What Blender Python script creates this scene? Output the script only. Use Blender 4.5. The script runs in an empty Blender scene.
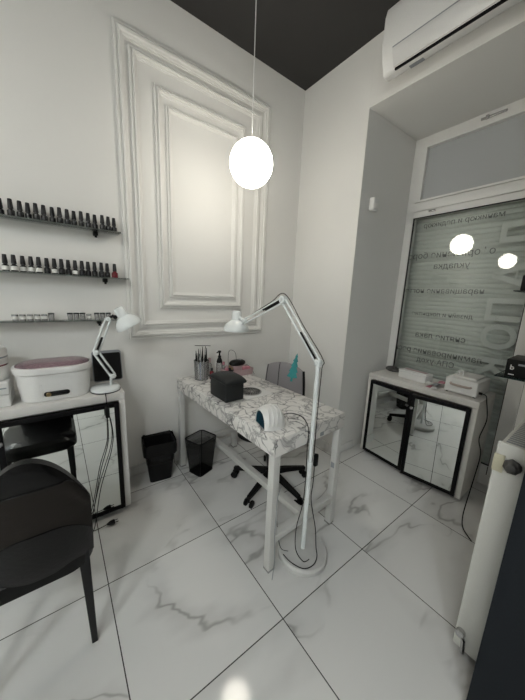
import bpy, bmesh, math, random
from mathutils import Vector, Matrix
random.seed(7)
PI = math.pi
SC = bpy.context.scene
COL = SC.collection

# ------------------------------------------------------------------ materials
def mat(name, color=(.8, .8, .8), rough=.5, metal=0., coat=0., spec=.5, emit=None, strength=0., bump=0., bscale=200., alpha=None):
    m = bpy.data.materials.new(name); m.use_nodes = True
    nt = m.node_tree; b = nt.nodes['Principled BSDF']
    b.inputs['Base Color'].default_value = (*color, 1)
    b.inputs['Roughness'].default_value = rough
    b.inputs['Metallic'].default_value = metal
    b.inputs['Coat Weight'].default_value = coat
    b.inputs['Specular IOR Level'].default_value = spec
    if emit:
        b.inputs['Emission Color'].default_value = (*emit, 1)
        b.inputs['Emission Strength'].default_value = strength
    tc = nt.nodes.new('ShaderNodeTexCoord')
    n = nt.nodes.new('ShaderNodeTexNoise'); n.inputs['Scale'].default_value = bscale
    n.inputs['Detail'].default_value = 4
    nt.links.new(tc.outputs['Object'], n.inputs['Vector'])
    # slight procedural tone variation on every surface
    mx = nt.nodes.new('ShaderNodeMix'); mx.data_type = 'RGBA'; mx.blend_type = 'MULTIPLY'
    mx.inputs[0].default_value = .10
    mx.inputs[6].default_value = (*color, 1)
    nt.links.new(n.outputs['Fac'], mx.inputs[7])
    nt.links.new(mx.outputs[2], b.inputs['Base Color'])
    if bump:
        bp = nt.nodes.new('ShaderNodeBump'); bp.inputs['Strength'].default_value = bump
        bp.inputs['Distance'].default_value = .002
        nt.links.new(n.outputs['Fac'], bp.inputs['Height'])
        nt.links.new(bp.outputs['Normal'], b.inputs['Normal'])
    return m

def node(nt, t, **kw):
    n = nt.nodes.new(t)
    for k, v in kw.items(): setattr(n, k, v)
    return n
def mth(nt, op, a, b=None, c=None):
    n = nt.nodes.new('ShaderNodeMath'); n.operation = op
    for i, v in enumerate((a, b, c)):
        if v is None: continue
        if isinstance(v, (int, float)): n.inputs[i].default_value = v
        else: nt.links.new(v, n.inputs[i])
    return n.outputs[0]

def floor_material():
    m = bpy.data.materials.new('marble_floor_tile'); m.use_nodes = True
    nt = m.node_tree; b = nt.nodes['Principled BSDF']; L = nt.links.new
    tc = node(nt, 'ShaderNodeTexCoord'); sp = node(nt, 'ShaderNodeSeparateXYZ')
    L(tc.outputs['Object'], sp.inputs[0])
    X = mth(nt, 'DIVIDE', mth(nt, 'ADD', sp.outputs[0], .044), .6)
    Y = mth(nt, 'DIVIDE', mth(nt, 'ADD', sp.outputs[1], .203), .6)
    def edge(v):
        f = mth(nt, 'FRACT', v)
        d = mth(nt, 'MINIMUM', f, mth(nt, 'SUBTRACT', 1., f))
        return mth(nt, 'LESS_THAN', d, .0036)
    grout = mth(nt, 'MAXIMUM', edge(X), edge(Y))
    ix = mth(nt, 'FLOOR', X); iy = mth(nt, 'FLOOR', Y)
    cb = node(nt, 'ShaderNodeCombineXYZ')
    L(mth(nt, 'MULTIPLY', ix, 7.31), cb.inputs[0]); L(mth(nt, 'MULTIPLY', iy, 5.17), cb.inputs[1])
    L(mth(nt, 'ADD', ix, mth(nt, 'MULTIPLY', iy, 3.3)), cb.inputs[2])
    va = node(nt, 'ShaderNodeVectorMath', operation='ADD')
    L(tc.outputs['Object'], va.inputs[0]); L(cb.outputs[0], va.inputs[1])
    # long thin veins: ridge of a stretched warped noise
    rot = node(nt, 'ShaderNodeMapping'); rot.inputs['Rotation'].default_value = (0, 0, .45)
    rot.inputs['Scale'].default_value = (.85, 2.0, 1)
    L(va.outputs[0], rot.inputs[0])
    n1 = node(nt, 'ShaderNodeTexNoise'); n1.inputs['Scale'].default_value = 1.15; n1.inputs['Detail'].default_value = 4
    n1.inputs['Roughness'].default_value = .5; n1.inputs['Distortion'].default_value = .15
    L(rot.outputs[0], n1.inputs['Vector'])
    rd = mth(nt, 'ABSOLUTE', mth(nt, 'SUBTRACT', n1.outputs['Fac'], .5))
    r1 = node(nt, 'ShaderNodeMapRange', interpolation_type='SMOOTHSTEP'); r1.inputs[1].default_value = 0.; r1.inputs[2].default_value = .016
    r1.inputs[3].default_value = 1.; r1.inputs[4].default_value = 0.
    L(rd, r1.inputs[0])
    n2 = node(nt, 'ShaderNodeTexNoise'); n2.inputs['Scale'].default_value = 2.3; n2.inputs['Detail'].default_value = 3
    L(va.outputs[0], n2.inputs['Vector'])
    mk = node(nt, 'ShaderNodeMapRange'); mk.inputs[1].default_value = .42; mk.inputs[2].default_value = .60
    L(n2.outputs['Fac'], mk.inputs[0])
    vein = mth(nt, 'MULTIPLY', r1.outputs[0], mk.outputs[0])
    r2 = node(nt, 'ShaderNodeMapRange', interpolation_type='SMOOTHSTEP'); r2.inputs[1].default_value = 0.; r2.inputs[2].default_value = .10
    r2.inputs[3].default_value = 1.; r2.inputs[4].default_value = 0.
    L(rd, r2.inputs[0])
    haze = mth(nt, 'MULTIPLY', mth(nt, 'MULTIPLY', r2.outputs[0], mk.outputs[0]), .22)
    k = mth(nt, 'MINIMUM', mth(nt, 'ADD', mth(nt, 'MULTIPLY', vein, .48), haze), 1.)
    mx = node(nt, 'ShaderNodeMix', data_type='RGBA')
    mx.inputs[6].default_value = (.71, .71, .695, 1); mx.inputs[7].default_value = (.235, .23, .22, 1)
    L(k, mx.inputs[0])
    mg = node(nt, 'ShaderNodeMix', data_type='RGBA'); mg.inputs[7].default_value = (.035, .033, .032, 1)
    L(grout, mg.inputs[0]); L(mx.outputs[2], mg.inputs[6])
    L(mg.outputs[2], b.inputs['Base Color'])
    rr = mth(nt, 'ADD', mth(nt, 'MULTIPLY', grout, .6), .085)
    L(rr, b.inputs['Roughness'])
    b.inputs['Specular IOR Level'].default_value = .4
    return m

def desk_marble():
    m = bpy.data.materials.new('grey_veined_marble_film'); m.use_nodes = True
    nt = m.node_tree; b = nt.nodes['Principled BSDF']; L = nt.links.new
    tc = node(nt, 'ShaderNodeTexCoord')
    w = node(nt, 'ShaderNodeTexNoise'); w.inputs['Scale'].default_value = 7; w.inputs['Detail'].default_value = 6
    L(tc.outputs['Object'], w.inputs['Vector'])
    sc = node(nt, 'ShaderNodeVectorMath', operation='SCALE'); sc.inputs['Scale'].default_value = .22
    L(w.outputs['Color'], sc.inputs[0])
    ad = node(nt, 'ShaderNodeVectorMath', operation='ADD')
    L(tc.outputs['Object'], ad.inputs[0]); L(sc.outputs[0], ad.inputs[1])
    v = node(nt, 'ShaderNodeTexVoronoi', feature='DISTANCE_TO_EDGE'); v.inputs['Scale'].default_value = 11
    L(ad.outputs[0], v.inputs['Vector'])
    r = node(nt, 'ShaderNodeMapRange', interpolation_type='SMOOTHSTEP'); r.inputs[1].default_value = 0.; r.inputs[2].default_value = .085
    r.inputs[3].default_value = 1.; r.inputs[4].default_value = 0.
    L(v.outputs['Distance'], r.inputs[0])
    n = node(nt, 'ShaderNodeTexNoise'); n.inputs['Scale'].default_value = 11; n.inputs['Detail'].default_value = 5
    L(tc.outputs['Object'], n.inputs['Vector'])
    q = node(nt, 'ShaderNodeMapRange'); q.inputs[1].default_value = .36; q.inputs[2].default_value = .60
    L(n.outputs['Fac'], q.inputs[0])
    k = mth(nt, 'MULTIPLY', r.outputs[0], q.outputs[0])
    n3 = node(nt, 'ShaderNodeTexNoise'); n3.inputs['Scale'].default_value = 5; n3.inputs['Detail'].default_value = 8; n3.inputs['Distortion'].default_value = 1.2
    L(tc.outputs['Object'], n3.inputs['Vector'])
    rdg = mth(nt, 'ABSOLUTE', mth(nt, 'SUBTRACT', n3.outputs['Fac'], .5))
    r3 = node(nt, 'ShaderNodeMapRange'); r3.inputs[1].default_value = 0.; r3.inputs[2].default_value = .028
    r3.inputs[3].default_value = .8; r3.inputs[4].default_value = 0.
    L(rdg, r3.inputs[0])
    k2 = mth(nt, 'MAXIMUM', k, mth(nt, 'MULTIPLY', r3.outputs[0], .8))
    mx = node(nt, 'ShaderNodeMix', data_type='RGBA')
    mx.inputs[6].default_value = (.74, .725, .70, 1); mx.inputs[7].default_value = (.10, .10, .105, 1)
    L(k2, mx.inputs[0]); L(mx.outputs[2], b.inputs['Base Color'])
    b.inputs['Roughness'].default_value = .28
    return m

def wall_material(name, c1, c2, rough=.8, scale=2., bump=.12):
    m = bpy.data.materials.new(name); m.use_nodes = True
    nt = m.node_tree; b = nt.nodes['Principled BSDF']; L = nt.links.new
    tc = node(nt, 'ShaderNodeTexCoord')
    n = node(nt, 'ShaderNodeTexNoise'); n.inputs['Scale'].default_value = scale; n.inputs['Detail'].default_value = 5
    L(tc.outputs['Object'], n.inputs['Vector'])
    mx = node(nt, 'ShaderNodeMix', data_type='RGBA')
    mx.inputs[6].default_value = (*c1, 1); mx.inputs[7].default_value = (*c2, 1)
    L(n.outputs['Fac'], mx.inputs[0]); L(mx.outputs[2], b.inputs['Base Color'])
    n2 = node(nt, 'ShaderNodeTexNoise'); n2.inputs['Scale'].default_value = 90; n2.inputs['Detail'].default_value = 3
    L(tc.outputs['Object'], n2.inputs['Vector'])
    bp = node(nt, 'ShaderNodeBump'); bp.inputs['Strength'].default_value = bump; bp.inputs['Distance'].default_value = .003
    L(n2.outputs['Fac'], bp.inputs['Height']); L(bp.outputs['Normal'], b.inputs['Normal'])
    b.inputs['Roughness'].default_value = rough
    return m

def clear_material(name, tint=(.93, .96, .95), fres=1.45, body=0., bodycol=(.8, .8, .8), rough=0.02, trans_body=.0):
    """thin clear sheet: see-through plus Fresnel reflection, optional diffuse body"""
    m = bpy.data.materials.new(name); m.use_nodes = True
    nt = m.node_tree; nt.nodes.clear(); L = nt.links.new
    out = node(nt, 'ShaderNodeOutputMaterial')
    t = node(nt, 'ShaderNodeBsdfTransparent'); t.inputs[0].default_value = (*tint, 1)
    d = node(nt, 'ShaderNodeBsdfDiffuse'); d.inputs[0].default_value = (*bodycol, 1)
    a = node(nt, 'ShaderNodeMixShader'); a.inputs[0].default_value = body
    L(t.outputs[0], a.inputs[1]); L(d.outputs[0], a.inputs[2])
    g = node(nt, 'ShaderNodeBsdfGlossy'); g.inputs['Roughness'].default_value = rough
    f = node(nt, 'ShaderNodeFresnel'); f.inputs[0].default_value = fres
    s = node(nt, 'ShaderNodeMixShader')
    L(f.outputs[0], s.inputs[0]); L(a.outputs[0], s.inputs[1]); L(g.outputs[0], s.inputs[2])
    L(s.outputs[0], out.inputs[0])
    return m

M = {}
M['floor'] = floor_material()
M['marble'] = desk_marble()
M['wall'] = wall_material('warm_white_wall_paint', (.70, .695, .67), (.76, .755, .73))
M['trimw'] = wall_material('white_moulding_paint', (.73, .725, .70), (.75, .745, .72), .7, 2., 0.)
M['ceil'] = wall_material('charcoal_ceiling_paint', (.027, .026, .025), (.033, .032, .031))
M['pvc'] = mat('white_pvc', (.80, .795, .77), .35)
M['navy'] = mat('dark_navy_paint', (.011, .014, .018), .7, spec=.2, bump=.3, bscale=120)
M['white'] = mat('white_lacquer', (.78, .78, .765), .3)
M['lampw'] = mat('glossy_white_enamel', (.80, .84, .84), .22, coat=.4)
M['board'] = mat('white_laminated_board', (.70, .69, .665), .4)
M['boardwood'] = mat('pale_ash_laminate', (.68, .665, .63), .5, bump=.3, bscale=40)
M['black'] = mat('black_plastic', (.005, .005, .0055), .42, spec=.2)
M['blackfr'] = mat('black_door_frame', (.004, .004, .0045), .45, spec=.12)
M['mirror'] = mat('mirror_glass', (.80, .83, .81), .012, metal=1.)
M['leather'] = mat('black_leather', (.003, .003, .0034), .26, spec=.2, bump=.35, bscale=70)
M['leather_matte'] = mat('worn_brown_black_leather', (.016, .013, .011), .6, spec=.16, bump=.5, bscale=45)
M['chairleg'] = mat('dark_chair_leg', (.010, .010, .011), .35, spec=.25)
M['grey_fabric'] = mat('grey_chair_fabric', (.27, .255, .265), .9, bump=.5, bscale=300)
M['dark_vinyl'] = mat('charcoal_vinyl', (.020, .022, .023), .45, spec=.2, bump=.25, bscale=250)
M['steelw'] = mat('white_powdercoated_steel', (.60, .60, .58), .35)
M['chrome'] = mat('brushed_chrome', (.55, .55, .55), .25, metal=1.)
M['teal'] = mat('teal_card', (.02, .22, .22), .55)
M['pinklid'] = clear_material('pink_tinted_plastic', (.80, .62, .68), 1.5, .35, (.55, .38, .43), .05)
M['pink'] = mat('pink_plastic', (.50, .20, .25), .5)
M['palepink'] = mat('pale_pink_plastic', (.50, .36, .37), .5)
M['red'] = mat('dark_red_lacquer', (.16, .01, .02), .25, coat=.5)
M['polish'] = mat('dark_bottle', (.010, .011, .014), .22, coat=.5)
M['cap'] = mat('matte_dark_cap', (.012, .012, .014), .45, spec=.3)
M['label'] = mat('white_label', (.75, .75, .72), .6)
M['gold'] = mat('brass_knob', (.55, .42, .22), .3, metal=1.)
M['glass'] = clear_material('window_glass', (.97, .985, .975), 1.6, .02, (.5, .55, .53))
M['shelfglass'] = clear_material('green_edged_shelf_glass', (.86, .91, .89), 1.45, .06, (.5, .56, .54))
M['darkglass'] = clear_material('dark_green_shelf_glass', (.25, .34, .33), 1.5, .35, (.03, .06, .06))
M['cup'] = clear_material('clear_plastic', (.86, .87, .87), 1.45, .22, (.75, .75, .75), .08)
M['frost'] = mat('grey_frosted_pane', (.46, .475, .48), .35)
M['shutter'] = mat('grey_green_shutter', (.80, .82, .78), .5)
M['sticker_shadowed'] = mat('shadowed_window_vinyl', (.17, .18, .175), .6)  # translucent lettering film, its shadow put into the grey
M['sticker_light'] = mat('pale_window_vinyl', (.78, .79, .76), .6)
M['greypanel'] = mat('grey_metal_panel', (.36, .38, .39), .4)
M['grille'] = mat('dark_grille', (.05, .048, .046), .5)
M['radiator'] = mat('white_radiator_enamel', (.66, .66, .62), .35)
M['stain'] = mat('yellowed_tape', (.55, .52, .38), .6)
M['wood_light'] = mat('beige_handle', (.42, .35, .31), .5)
M['blueliner'] = mat('blue_lamp_inside', (.02, .07, .10), .3)  # plain dark blue lining colour
M['bluegrey'] = mat('blue_bottle', (.10, .16, .35), .35)
M['rosegrey'] = mat('grey_print', (.3, .32, .34), .5)
M['globe'] = mat('opal_glass_lit', (.9, .9, .88), .4, emit=(1., .935, .82), strength=13.5)
M['panel'] = mat('fill_panel_lit', (.9, .9, .9), .5, emit=(.93, .985, 1.), strength=42.)  # emission of the added fill lights
M['vent'] = mat('silver_vent_flap', (.66, .66, .65), .3, metal=.12)
M['mesh'] = clear_material('black_wire_mesh', (.62, .62, .62), 1.05, .38, (.012, .012, .012), .5)

# ------------------------------------------------------------------ mesh helpers
def xf(bm, verts, loc=(0, 0, 0), rot=None):
    if rot is not None: bmesh.ops.transform(bm, matrix=rot.to_4x4() if len(rot) == 3 else rot, verts=verts)
    bmesh.ops.translate(bm, vec=loc, verts=verts)

def box(bm, x0, x1, y0, y1, z0, z1, bev=0., seg=2, rot=None, piv=None):
    r = bmesh.ops.create_cube(bm, size=1)
    vs = r['verts']
    bmesh.ops.scale(bm, vec=(x1-x0, y1-y0, z1-z0), verts=vs)
    bmesh.ops.translate(bm, vec=((x0+x1)/2, (y0+y1)/2, (z0+z1)/2), verts=vs)
    if bev:
        es = list({e for v in vs for e in v.link_edges})
        g = bmesh.ops.bevel(bm, geom=es, offset=bev, segments=seg, affect='EDGES', profile=.5)
        vs = list({v for f in g['faces'] for v in f.verts} | {v for v in vs if v.is_valid})
    if rot is not None:
        p = Vector(piv or ((x0+x1)/2, (y0+y1)/2, (z0+z1)/2))
        bmesh.ops.transform(bm, matrix=Matrix.Translation(p) @ rot.to_4x4() @ Matrix.Translation(-p), verts=vs)
    return vs

def ring_surface(bm, rings, cap0=True, cap1=True, closed=True):
    """rings: list of lists of points, all same length"""
    vr = [[bm.verts.new(p) for p in r] for r in rings]
    n = len(vr[0])
    for a, b in zip(vr[:-1], vr[1:]):
        for i in range(n if closed else n-1):
            j = (i+1) % n
            bm.faces.new((a[i], a[j], b[j], b[i]))
    if cap0: bm.faces.new(list(reversed(vr[0])))
    if cap1: bm.faces.new(vr[-1])
    return vr

def lathe(bm, prof, c=(0, 0, 0), n=24, axis=None, cap=True):
    """prof: list of (r, z). axis: optional direction vector for z"""
    q = Matrix.Identity(3)
    if axis is not None: q = Vector((0, 0, 1)).rotation_difference(Vector(axis).normalized()).to_matrix()
    rings = []
    for r, z in prof:
        rings.append([Vector(c) + q @ Vector((max(r, 1e-4)*math.cos(2*PI*i/n), max(r, 1e-4)*math.sin(2*PI*i/n), z)) for i in range(n)])
    ring_surface(bm, rings, cap, cap)

def tube(bm, pts, r, n=8, cap=True, r1=None):
    pts = [Vector(p) for p in pts]
    rings = []; up = None
    for i, p in enumerate(pts):
        t = (pts[min(i+1, len(pts)-1)] - pts[max(i-1, 0)]).normalized()
        if up is None:
            up = Vector((0, 0, 1)) if abs(t.z) < .9 else Vector((1, 0, 0))
        a = t.cross(up).normalized(); up = a.cross(t).normalized()
        rr = r if r1 is None else r + (r1-r)*i/(len(pts)-1)
        rings.append([p + (a*math.cos(2*PI*k/n) + up*math.sin(2*PI*k/n))*rr for k in range(n)])
    ring_surface(bm, rings, cap, cap)

def smoothpath(pts, sub=8):
    pts = [Vector(p) for p in pts]; out = []
    P = [pts[0]] + pts + [pts[-1]]
    for i in range(1, len(P)-2):
        for k in range(sub):
            t = k/sub; a, b, c, d = P[i-1], P[i], P[i+1], P[i+2]
            out.append(.5*((2*b) + (c-a)*t + (2*a-5*b+4*c-d)*t*t + (-a+3*b-3*c+d)*t**3))
    out.append(pts[-1]); return out

def prism(bm, poly, z0, z1):
    ring_surface(bm, [[(x, y, z0) for x, y in poly], [(x, y, z1) for x, y in poly]])

def bar(bm, a, b, w, h=None, up=(0, 0, 1)):
    """rectangular bar from a to b"""
    a = Vector(a); b = Vector(b); t = (b-a).normalized(); h = h or w
    u = Vector(up)
    if abs(t.dot(u)) > .95: u = Vector((1, 0, 0))
    s = t.cross(u).normalized(); u = s.cross(t).normalized()
    ring_surface(bm, [[p + s*w/2*i + u*h/2*j for i, j in ((-1, -1), (1, -1), (1, 1), (-1, 1))] for p in (a, b)])

def rrect(w, h, r, n=6, cx=0, cy=0):
    pts = []
    for (sx, sy, a0) in ((1, 1, 0), (-1, 1, PI/2), (-1, -1, PI), (1, -1, 3*PI/2)):
        for k in range(n+1):
            a = a0 + PI/2*k/n
            pts.append((cx + sx*(w/2-r) + r*math.cos(a), cy + sy*(h/2-r) + r*math.sin(a)))
    return pts

def obj(name, bm, m, parent=None, smooth=True, bevel=0., loc=None):
    bmesh.ops.recalc_face_normals(bm, faces=bm.faces)
    me = bpy.data.meshes.new(name); bm.to_mesh(me); bm.free()
    if smooth:
        for p in me.polygons: p.use_smooth = True
        me.set_sharp_from_angle(angle=math.radians(35))
    ms = m if isinstance(m, (list, tuple)) else [m]
    for x in ms: me.materials.append(x)
    o = bpy.data.objects.new(name, me); COL.objects.link(o)
    if parent: o.parent = parent
    if loc: o.location = loc
    if bevel:
        b = o.modifiers.new('bevel', 'BEVEL'); b.width = bevel; b.segments = 2; b.limit_method = 'ANGLE'
    return o

def thing(name, label, cat, loc=(0, 0, 0), rotz=0., group=None):
    o = bpy.data.objects.new(name, None); COL.objects.link(o); o.empty_display_size = .05
    o.location = loc; o.rotation_euler = (0, 0, rotz); o['label'] = label; o['category'] = cat
    if group: o['group'] = group
    return o
def tag(o, label, cat, group=None):
    o['label'] = label; o['category'] = cat
    if group: o['group'] = group
    return o
def struct(name, bm, m, **k):
    o = obj(name, bm, m, **k); o['kind'] = 'structure'; return o
def dup(root, loc, rotz, label, group=None):
    r = root.copy(); COL.objects.link(r); r.location = loc; r.rotation_euler = (0, 0, rotz); r['label'] = label
    if group: r['group'] = group
    for ch in list(root.children):
        c = ch.copy(); COL.objects.link(c); c.parent = r
        for g in list(ch.children):
            d = g.copy(); COL.objects.link(d); d.parent = c
    return r
NB = bmesh.new

# ------------------------------------------------------------------ room shell
H = 3.188; XW = -4.7; YS = -3.7; NX = .68; NY0 = -.685; NY1 = -1.813; NH = 2.756
bm = NB(); box(bm, XW-.1, .95, YS-.1, .1, -.06, 0); struct('floor', bm, M['floor'], smooth=False)
bm = NB(); box(bm, XW-.1, .95, YS-.1, .1, H, H+.08); struct('ceiling', bm, M['ceil'], smooth=False)
bm = NB(); box(bm, XW-.1, 0, 0, .1, 0, H); struct('wall_back', bm, M['wall'], smooth=False)
bm = NB(); box(bm, XW-.1, XW, YS, 0, 0, H); struct('wall_left', bm, M['wall'], smooth=False)
bm = NB(); box(bm, XW-.1, 0, YS-.1, YS, 0, H); struct('wall_front', bm, M['wall'], smooth=False)
bm = NB()
prism(bm, [(0, .1), (0, NY0), (.672, NY0-.021), (.90, NY0-.021), (.90, .1)], 0, H)
box(bm, 0, .90, NY1, NY0-.0005, NH, H)
box(bm, 0, .90, YS-.1, NY1, 0, H)
struct('wall_right', bm, M['wall'], smooth=False)
bm = NB(); box(bm, .672, .90, -1.813, -1.722, 0, NH); box(bm, .672, .90, -1.722, -.706, 0, .09)
struct('wall_window', bm, M['wall'], smooth=False)
# projecting dark wall end beside the camera
bm = NB(); box(bm, -.90, 0, -2.30, -1.982, 0, H)
struct('wall_partition', bm, M['navy'], smooth=False)
# tile skirting at foot of walls
bm = NB(); box(bm, XW, 0, -.010, 0, 0, .075); struct('baseboard_back', bm, M['floor'], smooth=False)
bm = NB(); prism(bm, [(0, 0), (-.010, 0), (-.010, NY0-.010), (.25, NY0-.02), (.25, NY0-.006), (0, NY0)], 0, .075)
struct('baseboard_right', bm, M['floor'], smooth=False)

# wall mouldings: four nested rectangular frames on the back wall
def moulding(idx, x0, x1, z0, z1, w, depth):
    prof = [(0, 0), (0, .62), (.20, .70), (.24, .48), (.34, .50), (.40, 1.), (.60, 1.), (.66, .60), (.84, .52), (.88, .30), (1, .26), (1, 0)]
    bm = NB(); rings = []
    for u, d in prof:
        i = u*w; y = -d*depth
        rings.append([(x0+i, y, z0+i), (x1-i, y, z0+i), (x1-i, y, z1-i), (x0+i, y, z1-i)])
    ring_surface(bm, rings, False, False)
    struct('trim_%d' % idx, bm, M['trimw'], smooth=False)
moulding(1, -1.538, -.378, 1.060, 2.917, .062, .028)
moulding(2, -1.458, -.462, 1.142, 2.830, .050, .024)
moulding(3, -1.317, -.617, 1.282, 2.690, .048, .028)
moulding(4, -1.245, -.685, 1.360, 2.603, .040, .022)

# ------------------------------------------------------------------ window
def window():
    bm = NB(); x0, x1 = .672, .745
    ya, yb = -.708, -1.722
    box(bm, x0, x1, ya-.062, ya+.001, .09, NH-.0005)          # left stile
    box(bm, x0, x1, yb, yb+.092, .09, NH-.0005)          # right stile
    box(bm, x0, x1, yb+.092, ya-.062, NH-.052, NH-.0005)           # head
    box(bm, x0-.004, x1+.002, yb+.002, ya-.002, 2.175, 2.245, .003)          # transom
    box(bm, x0+.004, x1, yb+.092, ya-.062, 2.125, 2.172)          # sash top rail
    box(bm, x0, x1, yb+.092, ya-.062, .09, .16)
    w = struct('window_1', bm, M['pvc'])
    bm = NB()                                                   # upper sash
    for a, b_, c, d in ((ya-.106, ya-.062, 2.247, 2.7035), (yb+.092, yb+.13, 2.247, 2.7035), (yb+.1305, ya-.1065, 2.668, 2.7035), (yb+.1305, ya-.1065, 2.247, 2.262)):
        box(bm, x0-.012, x1-.02, min(a, b_), max(a, b_), c, d)
    obj('upper_sash', bm, M['pvc'], w)
    bm = NB(); box(bm, .700, .706, yb+.10, ya-.07, 2.25, 2.70); obj('frosted_pane', bm, M['frost'], w, smooth=False)
    bm = NB(); box(bm, .698, .702, yb+.088, ya-.060, .15, 2.13); obj('glass_pane', bm, M['glass'], w, smooth=False)
    bm = NB()                                                   # black seal and gap strip
    g = .006
    for a, b_, c, d in ((ya-.062-g, ya-.062, .16, 2.125), (yb+.092, yb+.092+g, .16, 2.125), (yb+.092, ya-.062, 2.119, 2.125), (yb+.092, ya-.062, .16, .166)):
        box(bm, .682, .6975, min(a, b_), max(a, b_), c, d)
    box(bm, .6690, .6718, yb-.004, yb+.004, .09, 2.12)  # black strip in place of the shaded gap between stile and wall
    box(bm, .6690, .6718, yb+.0925, yb+.098, .09, .16)
    obj('gasket_gap', bm, M['black'], w, smooth=False)
    bm = NB(); box(bm, .654, .672, -.95, -.90, 2.150, 2.162, .002); box(bm, .655, .67, -1.32, -1.17, 2.712, 2.726, .003); box(bm, .648, .662, -1.22, -1.20, 2.705, 2.732, .003)
    obj('hinge', bm, M['chrome'], w)
    return w
WIN = window()

# roller shutter outside: slats
bm = NB(); z = .10; p = .0385
rings = []
while z < 2.24:
    for f, d in ((0, .006), (.06, .0), (.25, -.009), (.5, -.012), (.75, -.009), (.92, 0.), (.96, .009)):
        rings.append((.80+d, z+f*p))
    z += p
vr = [[bm.verts.new((x, y, zz)) for x, zz in rings] for y in (-.7075, -1.7205)]
for i in range(len(rings)-1): bm.faces.new((vr[0][i], vr[0][i+1], vr[1][i+1], vr[1][i]))
o = obj('roller_shutter', bm, M['shutter'])
so = o.modifiers.new('solid', 'SOLIDIFY'); so.thickness = .008; so.offset = 1
tag(o, 'closed grey-green slatted roller shutter outside the big window pane', 'shutter')
bm = NB(); box(bm, .84, .90, -1.7215, -.7065, .09, NH-.001); struct('light_leak_backing', bm, M['greypanel'], smooth=False)  # unseen backing added behind the shutter to stop light leaks

# window lettering (stickers on the outer side of the glass, read mirrored from inside)
def text(name, body, size, loc, rot, m, parent=None, flipx=False, ext=.0008, al='CENTER', bold=0.):
    cu = bpy.data.curves.new(name, 'FONT'); cu.body = body; cu.size = size; cu.extrude = ext
    cu.align_x = al; cu.align_y = 'CENTER'; cu.offset = bold
    o = bpy.data.objects.new(name, cu); COL.objects.link(o)
    dg = bpy.context.evaluated_depsgraph_get(); me = bpy.data.meshes.new_from_object(o.evaluated_get(dg))
    bpy.data.objects.remove(o)
    me.materials.clear(); me.materials.append(m)
    o = bpy.data.objects.new(name, me); COL.objects.link(o)
    o.location = loc; o.rotation_euler = rot
    if flipx:
        for v in me.vertices: v.co.x *= -1
        me.flip_normals()
    if parent: o.parent = parent
    return o
# facing -x: text x axis -> -y , text y -> +z
RW = (PI/2, 0, -PI/2)
for body, s_, y, z in (('маникюр и педикюр', .046, -1.135, 2.050), ('оформление бороды', .060, -1.03, 1.800), ('укладка', .056, -1.12, 1.705),
                      ('наращивание ногтей', .052, -1.06, 1.500), ('дизайн и покрытие', .042, -1.10, 1.300), ('снятие лака', .056, -1.12, 1.110),
                      ('ламинирование ресниц', .056, -1.06, .965), ('СПА-уход', .052, -1.12, .885)):
    text('service_lettering', body, s_*1.22, (.7035, y, z), RW, M['sticker_shadowed'], WIN, True)

for ch, z in (('Л', 1.93), ('А', 1.62), ('П', 1.37), ('О', 1.17), ('К', .93)):
    t = text('large_letter', ch, .27, (.7035, -1.53, z), (PI/2, 0, -PI/2), M['sticker_light'], WIN, True, bold=.007)
    t.rotation_euler = (0, -PI/2, 0)

# ------------------------------------------------------------------ pendant globes
def pendant(loc, label):
    x, y, z = loc
    t = thing('pendant_lamp', label, 'lamp', (x, y, z), 0, 'opal globe pendants')
    bm = NB(); bmesh.ops.create_uvsphere(bm, u_segments=40, v_segments=24, radius=.125); obj('globe_shade', bm, M['globe'], t)
    bm = NB(); lathe(bm, [(.030, 0), (.026, .006), (.008, .010), (.005, .022)], (0, 0, .1225)); obj('lamp_cap', bm, M['white'], t)
    bm = NB(); tube(bm, [(0, 0, .144), (0, 0, H-z-.02)], .0028, 6); obj('cord', bm, M['white'], t)
    bm = NB(); lathe(bm, [(.05, 0), (.05, .02), (.045, .024)], (0, 0, H-z-.0245)); obj('ceiling_rose', bm, M['white'], t)
pendant((-.95, -.60, 2.15), 'lit white globe lamp hanging on a thin cord above the marble desk')
pendant((-3.0, -.63, 2.15), 'second lit globe lamp, seen only as the smaller bright disc in the window glass')
pendant((-3.0, -2.70, 2.15), 'added third globe lamp, unseen behind the viewer, filling in the room light')  # extra globe out of view, added for more even brightness

for k, (px_, py_, lb) in enumerate(((-4.20, -2.75, 'added square fill light behind the viewer, the one nearer the back wall'), (-3.30, -3.30, 'added square fill light behind the viewer, the one farther from the back wall'))):
    t = thing('fill_light', lb, 'fill light', (px_, py_, H), 0, 'added square fill lights')  # unseen square lights added to even out the room brightness
    bm = NB(); box(bm, -.22, .22, -.22, .22, -.030, -.0005, .003); obj('frame', bm, M['white'], t)
    bm = NB(); box(bm, -.20, .20, -.20, .20, -.034, -.0302); obj('diffuser', bm, M['panel'], t, smooth=False)

# ------------------------------------------------------------------ air conditioner
t = thing('air_conditioner', 'white wall-mounted air conditioner under the dark ceiling above the window niche', 'air conditioner', (0, -1.30, 2.86))
def acbody(y0, y1, grow=0.):
    pr = [(-.002, 0), (-.002, .27), (-.15, .27), (-.185, .25), (-.200, .20), (-.204, .05), (-.192, -.01), (-.160, -.076), (-.145, -.084), (-.10, -.080), (-.03, -.030)]
    bm = NB()
    ring_surface(bm, [[(x, y, z) for x, z in pr] for y in (y0, y1)])
    return bm
b = obj('body', acbody(-.46, .425), M['white'], t, bevel=.006)
bm = NB(); bar(bm, (-.2005, -.42, .016), (-.2005, .352, .016), .006, .006); obj('panel_gap', bm, M['rosegrey'], t, smooth=False)
bm = NB(); ring_surface(bm, [[(x, y, z) for x, z in ((-.2035, .012), (-.1985, -.012), (-.1695, -.070), (-.163, -.068), (-.190, -.008), (-.195, .012))] for y in (-.42, .352)]); obj('vent_flap', bm, M['vent'], t)
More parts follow.
